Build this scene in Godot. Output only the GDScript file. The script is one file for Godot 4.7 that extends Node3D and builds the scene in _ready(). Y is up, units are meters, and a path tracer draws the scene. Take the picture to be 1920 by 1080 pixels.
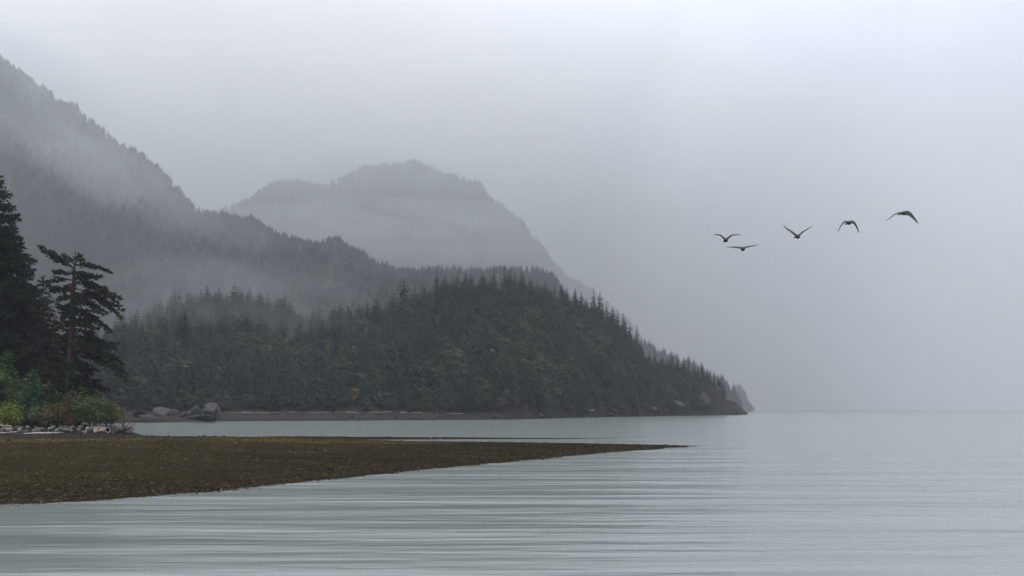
extends Node3D
# A foggy inlet: gravel spit and firs in front, wooded headland and mountains in mist behind, five geese.

const F := 1500.0       # focal length in pixels of a 1920 wide picture
const EYE := 4.0        # metres of the eye above the water
const HORIZON := 766.0

var rng := RandomNumberGenerator.new()
var used := {}
var M := {}

# ---------------------------------------------------------------- helpers
class MB:
	var v := PackedVector3Array()
	var n := PackedVector3Array()
	var c := PackedColorArray()
	var uv := PackedVector2Array()
	var idx := PackedInt32Array()
	func tri(a: Vector3, b: Vector3, d: Vector3, col := Color.WHITE) -> void:
		var k := v.size()
		var nn := (d - a).cross(b - a).normalized()
		v.append(a); v.append(b); v.append(d)
		n.append(nn); n.append(nn); n.append(nn)
		c.append(col); c.append(col); c.append(col)
		idx.append(k); idx.append(k + 1); idx.append(k + 2)
	func quad(a: Vector3, b: Vector3, d: Vector3, e: Vector3, col := Color.WHITE) -> void:
		tri(a, b, d, col); tri(a, d, e, col)
	func vert(p: Vector3, col := Color.WHITE) -> int:
		v.append(p); n.append(Vector3.ZERO); c.append(col)
		return v.size() - 1
	func face(i: int, j: int, k: int) -> void:
		var nn := (v[k] - v[i]).cross(v[j] - v[i])
		n[i] += nn; n[j] += nn; n[k] += nn
		idx.append(i); idx.append(j); idx.append(k)
	# a tube through points with radii; smooth
	func tube(pts: Array, rad: Array, sides := 7, col := Color.WHITE, rough := 0.0, r: RandomNumberGenerator = null, cap := true, cap_col = null) -> void:
		var k := v.size()
		for i in pts.size():
			var t: Vector3 = (pts[mini(i + 1, pts.size() - 1)] - pts[maxi(i - 1, 0)]).normalized()
			var s := t.cross(Vector3.UP if absf(t.y) < 0.9 else Vector3.RIGHT).normalized()
			var u := s.cross(t)
			for j in sides:
				var a := TAU * j / sides
				var rr: float = rad[i] * (1.0 + (r.randf_range(-rough, rough) if r else 0.0))
				vert(pts[i] + (s * cos(a) + u * sin(a)) * rr, col)
		for i in pts.size() - 1:
			for j in sides:
				var a := k + i * sides + j
				var b := k + i * sides + (j + 1) % sides
				face(a, b, b + sides); face(a, b + sides, a + sides)
		if cap:
			for e in 2:
				var cc: Color = cap_col if cap_col != null else col
				var ring := k + (0 if e == 0 else (pts.size() - 1) * sides)
				var mid := Vector3.ZERO
				for j in sides: mid += v[ring + j] / sides
				for j in sides:
					if e == 0: tri(mid, v[ring + (j + 1) % sides], v[ring + j], cc)
					else: tri(mid, v[ring + j], v[ring + (j + 1) % sides], cc)
	func mesh() -> ArrayMesh:
		var a := []
		a.resize(Mesh.ARRAY_MAX)
		for i in n.size(): n[i] = n[i].normalized() if n[i].length_squared() > 1e-20 else Vector3.UP
		a[Mesh.ARRAY_VERTEX] = v; a[Mesh.ARRAY_NORMAL] = n; a[Mesh.ARRAY_COLOR] = c; a[Mesh.ARRAY_INDEX] = idx
		if uv.size() == v.size() and uv.size(): a[Mesh.ARRAY_TEX_UV] = uv
		var m := ArrayMesh.new()
		m.add_surface_from_arrays(Mesh.PRIMITIVE_TRIANGLES, a)
		return m

func at(px: float, py: float, d: float) -> Vector3:
	return Vector3((px - 960.0) / F * d, EYE + (HORIZON - py) / F * d, -d)

func numbered(called: String) -> String:
	var k: int = used.get(called, -1) + 1
	used[called] = k
	return called if k == 0 else "%s_%03d" % [called, k]

func obj(called: String, mesh: Mesh, mat: Material, parent: Node = null) -> MeshInstance3D:
	var o := MeshInstance3D.new()
	o.mesh = mesh; o.material_override = null
	for s in mesh.get_surface_count(): o.set_surface_override_material(s, mat)
	o.name = numbered(called) if parent == null else called
	(self if parent == null else parent).add_child(o, true)
	return o

func thing(called: String, label: String, category: String, pos := Vector3.ZERO, group := "") -> Node3D:
	var o := Node3D.new()
	o.name = numbered(called)
	add_child(o)
	o.position = pos
	tag(o, label, category, group)
	return o

func tag(o: Node3D, label: String, category := "", group := "", kind := "") -> Node3D:
	if label: o.set_meta("label", label)
	if category: o.set_meta("category", category)
	if group: o.set_meta("group", group)
	if kind: o.set_meta("kind", kind)
	return o

func dup(o: Node3D, called: String, pos: Vector3, turn: float, size: Vector3, label: String, group := "") -> Node3D:
	var d: Node3D = o.duplicate()
	d.name = numbered(called)
	d.visible = true
	add_child(d)
	d.position = pos; d.rotation.y = turn; d.scale = size
	tag(d, label, o.get_meta("category"), group)
	return d

func noise(seed_: int, freq: float, oct := 4, gain := 0.5) -> FastNoiseLite:
	var n := FastNoiseLite.new()
	n.seed = seed_; n.frequency = freq
	n.noise_type = FastNoiseLite.TYPE_SIMPLEX_SMOOTH
	n.fractal_type = FastNoiseLite.FRACTAL_FBM
	n.fractal_octaves = oct; n.fractal_gain = gain
	return n

func ntex(seed_: int, freq: float, oct := 5, gain := 0.55, size := 512, lo = null, hi = null) -> ImageTexture:
	var im := noise(seed_, freq, oct, gain).get_seamless_image(size, size)
	im.convert(Image.FORMAT_RGB8)
	if lo != null:
		for y in size:
			for x in size:
				var t := im.get_pixel(x, y).r
				im.set_pixel(x, y, (lo as Color).lerp(hi, t))
	return ImageTexture.create_from_image(im)

func mat(albedo: Color, rough := 0.9, spec := 0.3, vc := true) -> StandardMaterial3D:
	var m := StandardMaterial3D.new()
	m.albedo_color = albedo
	m.vertex_color_use_as_albedo = vc
	m.roughness = rough
	m.metallic_specular = spec
	m.cull_mode = BaseMaterial3D.CULL_DISABLED
	return m

func lin(r: float, g: float, b: float) -> Color:
	return Color(r, g, b).linear_to_srgb()

func vary(col: Color, amount: float) -> Color:
	var k := 1.0 + rng.randf_range(-amount, amount)
	return Color(col.r * k * (1.0 + rng.randf_range(-amount, amount) * 0.3), col.g * k, col.b * k * (1.0 + rng.randf_range(-amount, amount) * 0.3))

func pick(tab: Array, x: float, k: int) -> float:   # a column of a table, smoothly between its rows
	if x <= tab[0][0]: return tab[0][k]
	for i in tab.size() - 1:
		if x <= tab[i + 1][0]:
			var t: float = (x - tab[i][0]) / (tab[i + 1][0] - tab[i][0])
			return lerpf(tab[i][k], tab[i + 1][k], t)
	return tab[-1][k]

# ---------------------------------------------------------------- ridges
class Ridge:
	# rows of the table: bearing (as px), distance of the shore, distance and height of the slope's foot, distance and height of the crest
	var tab: Array
	var host: Node3D
	var n1: FastNoiseLite
	var amp := 6.0
	var power := 0.85
	var back := 150.0
	var drop := 0.5
	func point(px: float, v: float) -> Vector3:
		var ds: float = host.pick(tab, px, 1)
		var df: float = host.pick(tab, px, 2)
		var yf: float = host.pick(tab, px, 3)
		var dc: float = host.pick(tab, px, 4)
		var yc: float = host.pick(tab, px, 5)
		var d := 0.0
		var y := 0.0
		if v < 0.0:
			if v > -0.8:
				d = lerpf(df, ds, -v / 0.8); y = lerpf(yf, 0.0, -v / 0.8)
			else:
				d = ds - (-v - 0.8) * 60.0; y = -(-v - 0.8) * 7.0
		elif v <= 1.0:
			d = lerpf(df, dc, v); y = lerpf(yf, yc, pow(v, power))
		else:
			d = dc + (v - 1.0) * back; y = yc * (1.0 - drop * (v - 1.0) * (v - 1.0) - 0.15 * (v - 1.0))
		var x := (px - 960.0) / 1500.0 * d
		var k := clampf(v * 4.0, 0.0, 1.0)
		if amp > 0.0:
			y += amp * n1.get_noise_2d(x, d) * k * clampf(yc / (amp * 4.0), 0.0, 1.0)
			d += amp * 1.2 * n1.get_noise_2d(x + 900.0, d) * k
		return Vector3(x, y, -d)
	func mesh(px0: float, px1: float, nu: int, nv: int, v0: float, v1: float, color: Callable) -> ArrayMesh:
		var b := MB.new()
		for i in nu + 1:
			for j in nv + 1:
				var px := lerpf(px0, px1, float(i) / nu)
				var v := lerpf(v0, v1, float(j) / nv)
				var p := point(px, v)
				b.vert(p, color.call(p, px, v))
		for i in nu:
			for j in nv:
				var a := i * (nv + 1) + j
				var c := a + nv + 1
				b.face(a, a + 1, c + 1); b.face(a, c + 1, c)
		return b.mesh()

# ---------------------------------------------------------------- trees
func conifer_crown(r: RandomNumberGenerator, h: float, w: float, bare: float, tiers: int, col: Color) -> ArrayMesh:
	var b := MB.new()
	var lop := r.randf_range(0.0, TAU)
	for k in tiers:
		var t := lerpf(bare, 0.965, (k + r.randf() * 0.8) / tiers)
		var s := (t - bare) / (1.0 - bare)
		var reach := w * pow(1.0 - s, 0.62) * (0.55 + 0.45 * minf(1.0, s * 6.0 + 0.3)) + 0.12
		var count := 4 + int(5.0 * (1.0 - s))
		for q in count:
			var a := TAU * (q + r.randf()) / count + k
			var len := reach * r.randf_range(0.5, 1.15) * (1.0 + 0.2 * cos(a - lop))
			var dir := Vector3(cos(a), 0, sin(a))
			var side := Vector3(-sin(a), 0, cos(a))
			var p0 := Vector3(0, t * h, 0)
			var sag := len * r.randf_range(0.1, 0.45)
			var lift := len * 0.12
			var cc := vary(col, 0.22)
			var steps := 3 if len > 0.8 else 2
			var prev := p0
			for e in steps:
				var f := float(e + 1) / steps
				var tip := p0 + dir * len * f + Vector3(0, lift * f - sag * f * f * 1.6, 0)
				var wd := len * 0.34 * (1.05 - f * 0.75) * r.randf_range(0.7, 1.3)
				var hang := Vector3(0, -wd * r.randf_range(0.35, 0.9), 0)
				b.tri(prev, tip, prev.lerp(tip, 0.75) + side * wd + hang, cc)
				b.tri(prev, tip, prev.lerp(tip, 0.7) - side * wd + hang * r.randf_range(0.5, 1.2), cc)
				prev = prev.lerp(tip, 0.72)
	# the leader
	for q in 3:
		var a := TAU * q / 3.0
		b.tri(Vector3(0, h, 0), Vector3(cos(a), 0, sin(a)) * 0.16 + Vector3(0, h * 0.94, 0), Vector3(cos(a + 2.1), 0, sin(a + 2.1)) * 0.16 + Vector3(0, h * 0.94, 0), col)
	return b.mesh()

func trunk_mesh(h: float, r0: float, lean := Vector3.ZERO) -> ArrayMesh:
	var b := MB.new()
	b.tube([Vector3(0, -1.0, 0), Vector3(0, 0.3, 0), Vector3(0, h * 0.4, 0) + lean * 0.3, Vector3(0, h * 0.97, 0) + lean], [r0 * 1.4, r0, r0 * 0.65, r0 * 0.08], 6, Color(0.05, 0.042, 0.036))
	return b.mesh()

func broadleaf_crown(r: RandomNumberGenerator, h: float, w: float, leaf: float, count: int, col: Color, col2: Color, low := 0.25) -> ArrayMesh:
	var b := MB.new()
	var lobes := []
	for k in 11:
		var a := r.randf_range(0, TAU)
		var yy := r.randf_range(low, 0.85)
		var rad := w * sqrt(r.randf()) * 0.62 * (1.15 - absf(yy - 0.5))
		lobes.append([Vector3(cos(a) * rad, yy * h, sin(a) * rad), r.randf_range(0.28, 0.5) * w])
	for k in count:
		var lo: Array = lobes[r.randi() % lobes.size()]
		var d := Vector3(r.randfn(), r.randfn() * 0.8, r.randfn()).normalized()
		var p: Vector3 = lo[0] + d * lo[1] * pow(r.randf(), 0.33) * r.randf_range(0.75, 1.12)
		var s := leaf * r.randf_range(0.6, 1.4)
		var u := Vector3(r.randfn(), r.randfn() * 0.6, r.randfn()).normalized()
		var v := u.cross(d + Vector3(0, 0.4, 0)).normalized()
		var cc := vary(col.lerp(col2, pow(r.randf(), 1.5)), 0.3)
		b.quad(p - u * s, p + v * s * 0.45, p + u * s, p - v * s * 0.45, cc)
	return b.mesh()

# a bough from p0 to p1 that arches, with twigs and sprays of needles
func bough(nb: MB, wb: MB, p0: Vector3, p1: Vector3, arch: float, spread: float, col: Color, thick := 0.07, start := 0.12, dens := 1.0, sub := 1) -> void:
	var length := p0.distance_to(p1)
	var ctrl := (p0 + p1) / 2.0 + Vector3(0, arch, 0)
	var pts := []
	var rad := []
	for i in 6:
		var t := i / 5.0
		pts.append(p0.lerp(ctrl, t).lerp(ctrl.lerp(p1, t), t))
		rad.append(thick * (1.0 - t * 0.85))
	wb.tube(pts, rad, 5, Color(0.042, 0.036, 0.03), 0.1, rng, false)
	if length > 2.2 and sub > 0:
		for q in 3:
			var t: float = [0.35, 0.55, 0.75][q] + rng.randf_range(-0.08, 0.08)
			var p: Vector3 = p0.lerp(ctrl, t).lerp(ctrl.lerp(p1, t), t)
			var ax := (ctrl - p0).lerp(p1 - ctrl, t).normalized()
			var out := (ax + ax.cross(Vector3.UP).normalized() * (0.8 if q % 2 else -0.8) + Vector3(0, rng.randf_range(-0.15, 0.35), 0)).normalized()
			bough(nb, wb, p, p + out * length * rng.randf_range(0.25, 0.42), arch * 0.3, spread * 0.75, col, thick * 0.45, 0.1, dens, 0)
	var n := maxi(4, int(length / 0.2 * dens))
	for i in n:
		var t := lerpf(start, 1.0, (i + rng.randf()) / n)
		var p: Vector3 = p0.lerp(ctrl, t).lerp(ctrl.lerp(p1, t), t)
		var ax := (ctrl - p0).lerp(p1 - ctrl, t).normalized()
		var side := ax.cross(Vector3.UP).normalized()
		for s: float in [-1.0, 1.0]:
			if rng.randf() < 0.12: continue
			var s_in := (t - start) / (1.0 - start)
			var tl := spread * (0.35 + 0.65 * sin(PI * pow(minf(1.0, s_in * 0.9 + 0.1), 0.8))) * rng.randf_range(0.5, 1.15)
			var td := (ax * rng.randf_range(0.3, 0.9) + side * s * rng.randf_range(0.5, 1.1) + Vector3(0, rng.randf_range(-0.5, 0.45), 0)).normalized()
			var m := maxi(2, int(tl / 0.17))
			var cc := vary(col, 0.35)
			for q in m:
				var pp := p + td * tl * (q + rng.randf()) / m + Vector3(0, -0.1 * tl * pow(float(q) / m, 2.0), 0)
				var ld := (td + Vector3(rng.randfn(), rng.randfn() * 0.7 + 0.15, rng.randfn()) * 0.55).normalized()
				var lw := ld.cross(Vector3(rng.randfn(), rng.randfn(), rng.randfn())).normalized()
				var ll := rng.randf_range(0.28, 0.6)
				nb.tri(pp - lw * 0.13, pp + ld * ll, pp + lw * 0.13, cc)
				if rng.randf() < 0.8:
					var l2 := (ld + lw * rng.randf_range(-1.2, 1.2) + Vector3(0, -0.2, 0)).normalized()
					nb.tri(pp, pp + l2 * ll * 0.8, pp + l2.cross(ld).normalized() * 0.15 + l2 * ll * 0.35, cc)

func big_conifer(called: String, label: String, base: Vector3, h: float, w: float, bare: float, gap: float, col: Color, spread := 1.1, dens := 1.0, lean := Vector3.ZERO) -> Node3D:
	var o := thing(called, label, "tree", base)
	var nb := MB.new()
	var wb := MB.new()
	var tp := []
	var tr := []
	for i in 9:
		var t := i / 8.0
		tp.append(Vector3(0, t * h * 0.985 - 0.6 * (1.0 - t), 0) + lean * t * t + Vector3(rng.randf_range(-0.1, 0.1), 0, rng.randf_range(-0.1, 0.1)))
		tr.append(h * 0.0125 * (1.0 - t * 0.95) * (1.35 if i == 0 else 1.0) + 0.02)
	var tb := MB.new()
	tb.tube(tp, tr, 10, Color(0.05, 0.043, 0.038), 0.08, rng)
	obj("trunk", tb.mesh(), M.bark, o)
	var y := bare * h
	var az := rng.randf_range(0, TAU)
	while y < h * 0.985:
		var s := clampf((y / h - bare) / (1.0 - bare), 0.0, 1.0)
		var count := 2 if s > 0.75 else 3
		for q in count:
			az += TAU / 2.6 + rng.randf_range(-0.5, 0.5)
			var len := w * (pow(1.0 - s, 0.8) * (0.65 + 0.35 * minf(1.0, s * 5.0)) + 0.05) * rng.randf_range(0.6, 1.12)
			var p0 := Vector3(0, y, 0) + lean * pow(y / h, 2.0)
			var p1 := p0 + Vector3(cos(az) * len, len * lerpf(-0.5, 0.12, pow(s, 1.5)) * rng.randf_range(0.5, 1.3), sin(az) * len)
			bough(nb, wb, p0, p1, len * rng.randf_range(0.08, 0.2), spread * clampf(len / 3.5, 0.3, 1.0), col, 0.02 + len * 0.013, 0.15, dens)
		y += gap * rng.randf_range(0.6, 1.4) * lerpf(1.0, 0.55, s)
	bough(nb, wb, Vector3(0, h * 0.95, 0) + lean * 0.9, Vector3(0, h, 0) + lean, 0.0, 0.35, col, 0.03, 0.0)
	obj("branches", wb.mesh(), M.bark, o)
	obj("crown", nb.mesh(), M.needle, o)
	return o

# ---------------------------------------------------------------- stones and wood
func rock_mesh(r: RandomNumberGenerator, cuts: int, flat := 0.75, sub := 2, rough := 0.06) -> ArrayMesh:
	var s := SphereMesh.new()
	s.radius = 1.0; s.height = 2.0; s.radial_segments = 6 * sub; s.rings = 3 * sub
	var a := s.get_mesh_arrays()
	var vs: PackedVector3Array = a[Mesh.ARRAY_VERTEX]
	var planes := []
	for k in cuts:
		planes.append([Vector3(r.randfn(), r.randfn(), r.randfn()).normalized(), r.randf_range(0.5, 0.88)])
	var nn := noise(r.randi() % 9999, 1.3, 3)
	var b := MB.new()
	for p in vs:
		var q: Vector3 = p
		for pl in planes:
			var over: float = q.dot(pl[0]) - pl[1]
			if over > 0.0: q -= pl[0] * over * 0.93
		q *= 1.0 + rough * 3.0 * nn.get_noise_3dv(p * 1.7)
		q.y *= flat
		b.v.append(q); b.n.append(Vector3.ZERO); b.c.append(Color.WHITE)
	var ix: PackedInt32Array = a[Mesh.ARRAY_INDEX]
	var out := MB.new()
	for i in range(0, ix.size(), 3):
		var p0 := b.v[ix[i]]; var p1 := b.v[ix[i + 1]]; var p2 := b.v[ix[i + 2]]
		if (p1 - p0).cross(p2 - p0).length() > 1e-7: out.tri(p0, p1, p2, Color.WHITE)
	return out.mesh()

func log_mesh(length: float, r0: float, r1: float, bend: float, col: Color, sides := 9) -> ArrayMesh:
	var b := MB.new()
	var pts := []
	var rad := []
	for i in 9:
		var t := i / 8.0
		pts.append(Vector3(lerpf(-0.5, 0.5, t) * length, sin(t * PI) * bend + rng.randf_range(-0.03, 0.03), rng.randf_range(-0.04, 0.04) + sin(t * 4.0) * bend * 0.4))
		rad.append(lerpf(r0, r1, t) * rng.randf_range(0.9, 1.1))
	b.tube(pts, rad, sides, col, 0.1, rng)
	# stubs of broken limbs
	for k in 3:
		var t := rng.randf_range(0.2, 0.9)
		var p: Vector3 = pts[int(t * 8.0)]
		var d := Vector3(rng.randf_range(-0.4, 0.4), rng.randf_range(0.2, 1.0), rng.randf_range(-1, 1)).normalized()
		b.tube([p, p + d * (r0 * 1.5 + 0.1), p + d * (r0 * 2.2 + 0.15)], [r0 * 0.35, r0 * 0.2, r0 * 0.06], 5, col)
	return b.mesh()

func root_mass(size: float, count: int, col: Color, up := 0.8) -> ArrayMesh:
	var b := MB.new()
	for k in count:
		var a := rng.randf_range(0, TAU)
		var d := Vector3(cos(a), rng.randf_range(0.05, up), sin(a) * 0.7).normalized()
		var len := size * rng.randf_range(0.4, 1.0)
		var pts := [Vector3(0, 0.05, 0) + d * 0.05]
		var rad := [0.05 * size]
		var p: Vector3 = pts[0]
		for i in 4:
			d = (d + Vector3(rng.randfn(), rng.randfn() * 0.6 + 0.1, rng.randfn()) * 0.3).normalized()
			p += d * len / 4.0
			pts.append(p); rad.append(0.05 * size * (1.0 - (i + 1) / 4.6))
			if i > 1 and rng.randf() < 0.7:
				var f := (d + Vector3(rng.randfn(), rng.randfn(), rng.randfn()) * 0.6).normalized()
				b.tube([p, p + f * len * 0.18, p + f * len * 0.3 + Vector3(0, 0.04, 0)], [0.02 * size, 0.013 * size, 0.004], 4, col, 0.0, null, false)
		b.tube(pts, rad, 5, col, 0.15, rng, false)
	return b.mesh()

# ---------------------------------------------------------------- birds
func goose(label: String, px: float, py: float, d: float, left: Array, right: Array, tilt_l: float, tilt_r: float, head: Vector2, long := 0.42) -> void:
	var k := d / F
	var b := MB.new()
	var dark := Color(0.03, 0.03, 0.031)
	# body, neck and head in one loft from the tail forward (the bird flies away)
	var pts := [Vector3(0.0, 0.02, 0.48), Vector3(0, 0.015, 0.40), Vector3(0, 0.0, 0.24), Vector3(0, -0.01, 0.05), Vector3(0, 0, -0.15), Vector3(0, 0.01, -0.3), Vector3(head.x * 0.4 * k, -head.y * 0.4 * k, -0.42), Vector3(head.x * 0.8 * k, -head.y * 0.8 * k, -0.58), Vector3(head.x * k, -head.y * k, -0.70), Vector3(head.x * k * 1.08, -head.y * k - 0.005, -0.78), Vector3(head.x * k * 1.12, -head.y * k - 0.015, -0.85)]
	b.tube(pts, [0.02, 0.06, 0.10, 0.125, 0.115, 0.085, 0.048, 0.04, 0.05, 0.038, 0.012], 12, dark)
	# tail fan
	for s: float in [-1.0, 1.0]:
		b.tri(Vector3(0, 0.03, 0.38), Vector3(s * 0.10, 0.02, 0.58), Vector3(0, 0.025, 0.60), dark)
	for w in [[left, tilt_l], [right, tilt_r]]:
		var line := [Vector2(signf(w[0][0].x) * 1.0, 0.0)]
		line.append_array(w[0])
		var rows := []
		var n := line.size()
		for i in n:
			var t := float(i) / (n - 1)
			var chord: float = long * [1.0, 1.0, 0.92, 0.78, 0.5, 0.2][clampi(int(round(t * 5.0)), 0, 5)] * 0.9
			var c := Vector3(line[i].x * k, -line[i].y * k, -0.06 + 0.16 * t * t)
			var nx: Vector2 = line[mini(i + 1, n - 1)] - line[maxi(i - 1, 0)]
			var up := Vector3(nx.y, nx.x, 0).normalized() * signf(nx.x)
			var fwd := (Vector3(0, 0, -1) * cos(w[1]) + up * sin(w[1])).normalized()
			var thick := lerpf(0.05, 0.016, t)
			var ring := []
			for q in [[0.5, 0.0], [0.25, 1.0], [-0.1, 0.7], [-0.5, 0.0], [-0.1, -0.35], [0.25, -0.5]]:
				ring.append(b.vert(c + fwd * chord * q[0] + up * thick * q[1], vary(dark, 0.2)))
			rows.append(ring)
		for i in n - 1:
			for q in 6:
				var q2 := (q + 1) % 6
				b.face(rows[i][q], rows[i][q2], rows[i + 1][q2]); b.face(rows[i][q], rows[i + 1][q2], rows[i + 1][q])
		# slotted feathers at the tip and along the trailing edge
		var last := n - 1
		for q in 4:
			var p: Vector3 = b.v[rows[last][0]].lerp(b.v[rows[last][3]], q / 3.0)
			var inner: Vector3 = b.v[rows[last - 1][0]].lerp(b.v[rows[last - 1][3]], q / 3.0)
			var outw := (p - inner).normalized()
			b.tri(p.lerp(inner, 0.2) + Vector3(0, 0, -0.02), p + outw * 0.07 + Vector3(0, 0, 0.03 * q), p.lerp(inner, 0.2) + Vector3(0, 0, 0.03), dark)
	var o := obj("flying_goose", b.mesh(), M.feather)
	var z := -(at(px, py, d) - Vector3(0, EYE, 0)).normalized()
	var x := Vector3.UP.cross(z).normalized()
	o.transform = Transform3D(Basis(x, z.cross(x), z), at(px, py, d))
	tag(o, label, "bird", "geese flying away over the water")

# ---------------------------------------------------------------- the spit
var shore := PackedVector2Array()
var bar := PackedVector2Array()
var spit_noise: FastNoiseLite
var fine_noise: FastNoiseLite

func edge_distance(poly: PackedVector2Array, p: Vector2) -> float:
	var best := 1e9
	for i in poly.size():
		var q := Geometry2D.get_closest_point_to_segment(p, poly[i], poly[(i + 1) % poly.size()])
		best = minf(best, q.distance_squared_to(p))
	return sqrt(best) * (1.0 if Geometry2D.is_point_in_polygon(p, poly) else -1.0)

func spit_height(x: float, d: float) -> float:      # d is the distance in front of the eye
	var p := Vector2(x, d)
	var e := edge_distance(shore, p) + 0.7 * fine_noise.get_noise_2d(x * 2.0, d * 2.0) + 0.35 * fine_noise.get_noise_2d(x * 9.0 + 50.0, d * 9.0)
	var h := lerpf(1.15, 0.62, smoothstep(-32.0, -8.0, x)) * (1.0 - exp(-e / 9.0)) if e > 0.0 else maxf(e * 0.12, -1.5)
	# the bank under the trees
	var bank := clampf((d - 97.0 + 0.05 * (x + 50.0)) / 8.0, 0.0, 1.0) * clampf((-47.0 - x) / 6.0, 0.0, 1.0) * clampf(e / 4.0, 0.0, 1.0)
	h += bank * 1.2
	h += 0.10 * spit_noise.get_noise_2d(x, d) * clampf(e / 5.0, 0.0, 1.0)
	if d > 96.0:
		var eb := edge_distance(bar, p)
		if eb > -4.0: h = maxf(h, 0.14 * eb)
	return h

func spit_color(x: float, d: float, h: float) -> Color:
	var base := Color(0.043, 0.035, 0.0165)
	var n := spit_noise.get_noise_2d(x * 2.0, d * 4.0)
	var n2 := fine_noise.get_noise_2d(x * 1.3, d * 5.0)
	base = base.lerp(Color(0.024, 0.0185, 0.0105), clampf((x + 22.0) / 22.0 + n * 0.8, 0.0, 1.0))
	# coarse brown gravel towards the water's edge
	base = base.lerp(Color(0.031, 0.024, 0.013), clampf((0.5 - h) * 4.0 + n, 0.0, 1.0) * 0.8)
	# ochre weed along the high strand
	var band := d - (70.0 + 0.34 * (x + 50.0)) - n * 5.0
	base = base.lerp(Color(0.11, 0.075, 0.013), clampf(1.2 - absf(band) / 5.0, 0.0, 1.0) * clampf(0.75 + n2 * 1.6, 0.0, 1.0) * clampf((2.0 - x) / 20.0, 0.0, 1.0))
	# dark grey sand above it
	base = base.lerp(Color(0.036, 0.034, 0.034), clampf((d - 79.0 - n * 4.0 - 0.3 * (x + 50.0)) / 4.0, 0.0, 1.0) * clampf((-30.0 - x) / 14.0, 0.0, 1.0))
	return base * (1.0 + 0.25 * n2)

func on_spit(x: float, d: float) -> Vector3:
	return Vector3(x, spit_height(x, d), -d)

# point of the spit seen at a pixel
func spit_at(px: float, py: float) -> Vector3:
	var d := 20.0
	while d < 140.0:
		var y := EYE - (py - HORIZON) / F * d
		var x := (px - 960.0) / F * d
		if spit_height(x, d) >= y: return Vector3(x, y, -d)
		d += 0.15
	return at(px, py, 105.0)

# ================================================================ the scene
func _ready() -> void:
	rng.seed = 20
	# camera
	var cam := Camera3D.new()
	cam.name = "camera"
	add_child(cam)
	cam.position = Vector3(0, EYE, 0)
	cam.projection = Camera3D.PROJECTION_FRUSTUM
	cam.near = 0.5
	cam.far = 20000.0
	cam.size = 1080.0 / F * cam.near
	cam.frustum_offset = Vector2(0, (HORIZON - 540.0) / F * cam.near)
	cam.current = true
	# sky, air, exposure
	var env := Environment.new()
	env.background_mode = Environment.BG_SKY
	env.sky = Sky.new()
	env.sky.sky_material = overcast()
	env.tonemap_mode = Environment.TONE_MAPPER_LINEAR
	env.tonemap_exposure = 1.58
	env.fog_enabled = true
	env.fog_density = 0.00021
	env.fog_light_color = Color(0.9, 0.945, 1.0)
	env.volumetric_fog_enabled = true
	env.volumetric_fog_density = 0.0
	env.sdfgi_enabled = true
	env.ssao_enabled = true
	env.ssil_enabled = true
	var we := WorldEnvironment.new()
	we.name = "world_environment"
	we.environment = env
	add_child(we)
	var sun := DirectionalLight3D.new()
	sun.name = "sun"
	sun.light_energy = 0.5
	sun.light_color = Color(1.0, 0.98, 0.95)
	sun.light_angular_distance = 40.0
	sun.shadow_enabled = true
	sun.rotation_degrees = Vector3(-68, 25, 0)
	add_child(sun)

	materials()
	water()
	spit()
	var head := headland()
	mountains()
	mist()
	near_trees()
	bank()
	far_shore(head)
	stones()
	birds()

func overcast() -> PanoramaSkyMaterial:
	var w := 1024
	var h := 512
	var im := Image.create(w, h, false, Image.FORMAT_RGBF)
	var n := noise(423, 1.2, 4, 0.5)
	var hue := noise(1446, 1.0, 4, 0.5)
	for j in h:
		var up := PI / 2.0 - (j + 0.5) / h * PI
		var s := sin(up)
		for i in w:
			var a := (i + 0.5) / w * TAU
			var dir := Vector3(sin(a) * cos(up), s, -cos(a) * cos(up))
			var k := 0.73 + 0.78 * s * s * s if s > 0.0 else 0.73
			k *= 1.0 + 0.26 * n.get_noise_3dv(dir * Vector3(1.0, 2.0, 1.0))
			var c := Color(0.985, 0.988, 1.015).lerp(Color(0.925, 0.985, 1.12), clampf(0.5 + 1.6 * hue.get_noise_3dv(dir), 0.0, 1.0))
			im.set_pixel(i, j, Color(c.r * k, c.g * k, c.b * k))
	var m := PanoramaSkyMaterial.new()
	m.panorama = ImageTexture.create_from_image(im)
	return m

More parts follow.
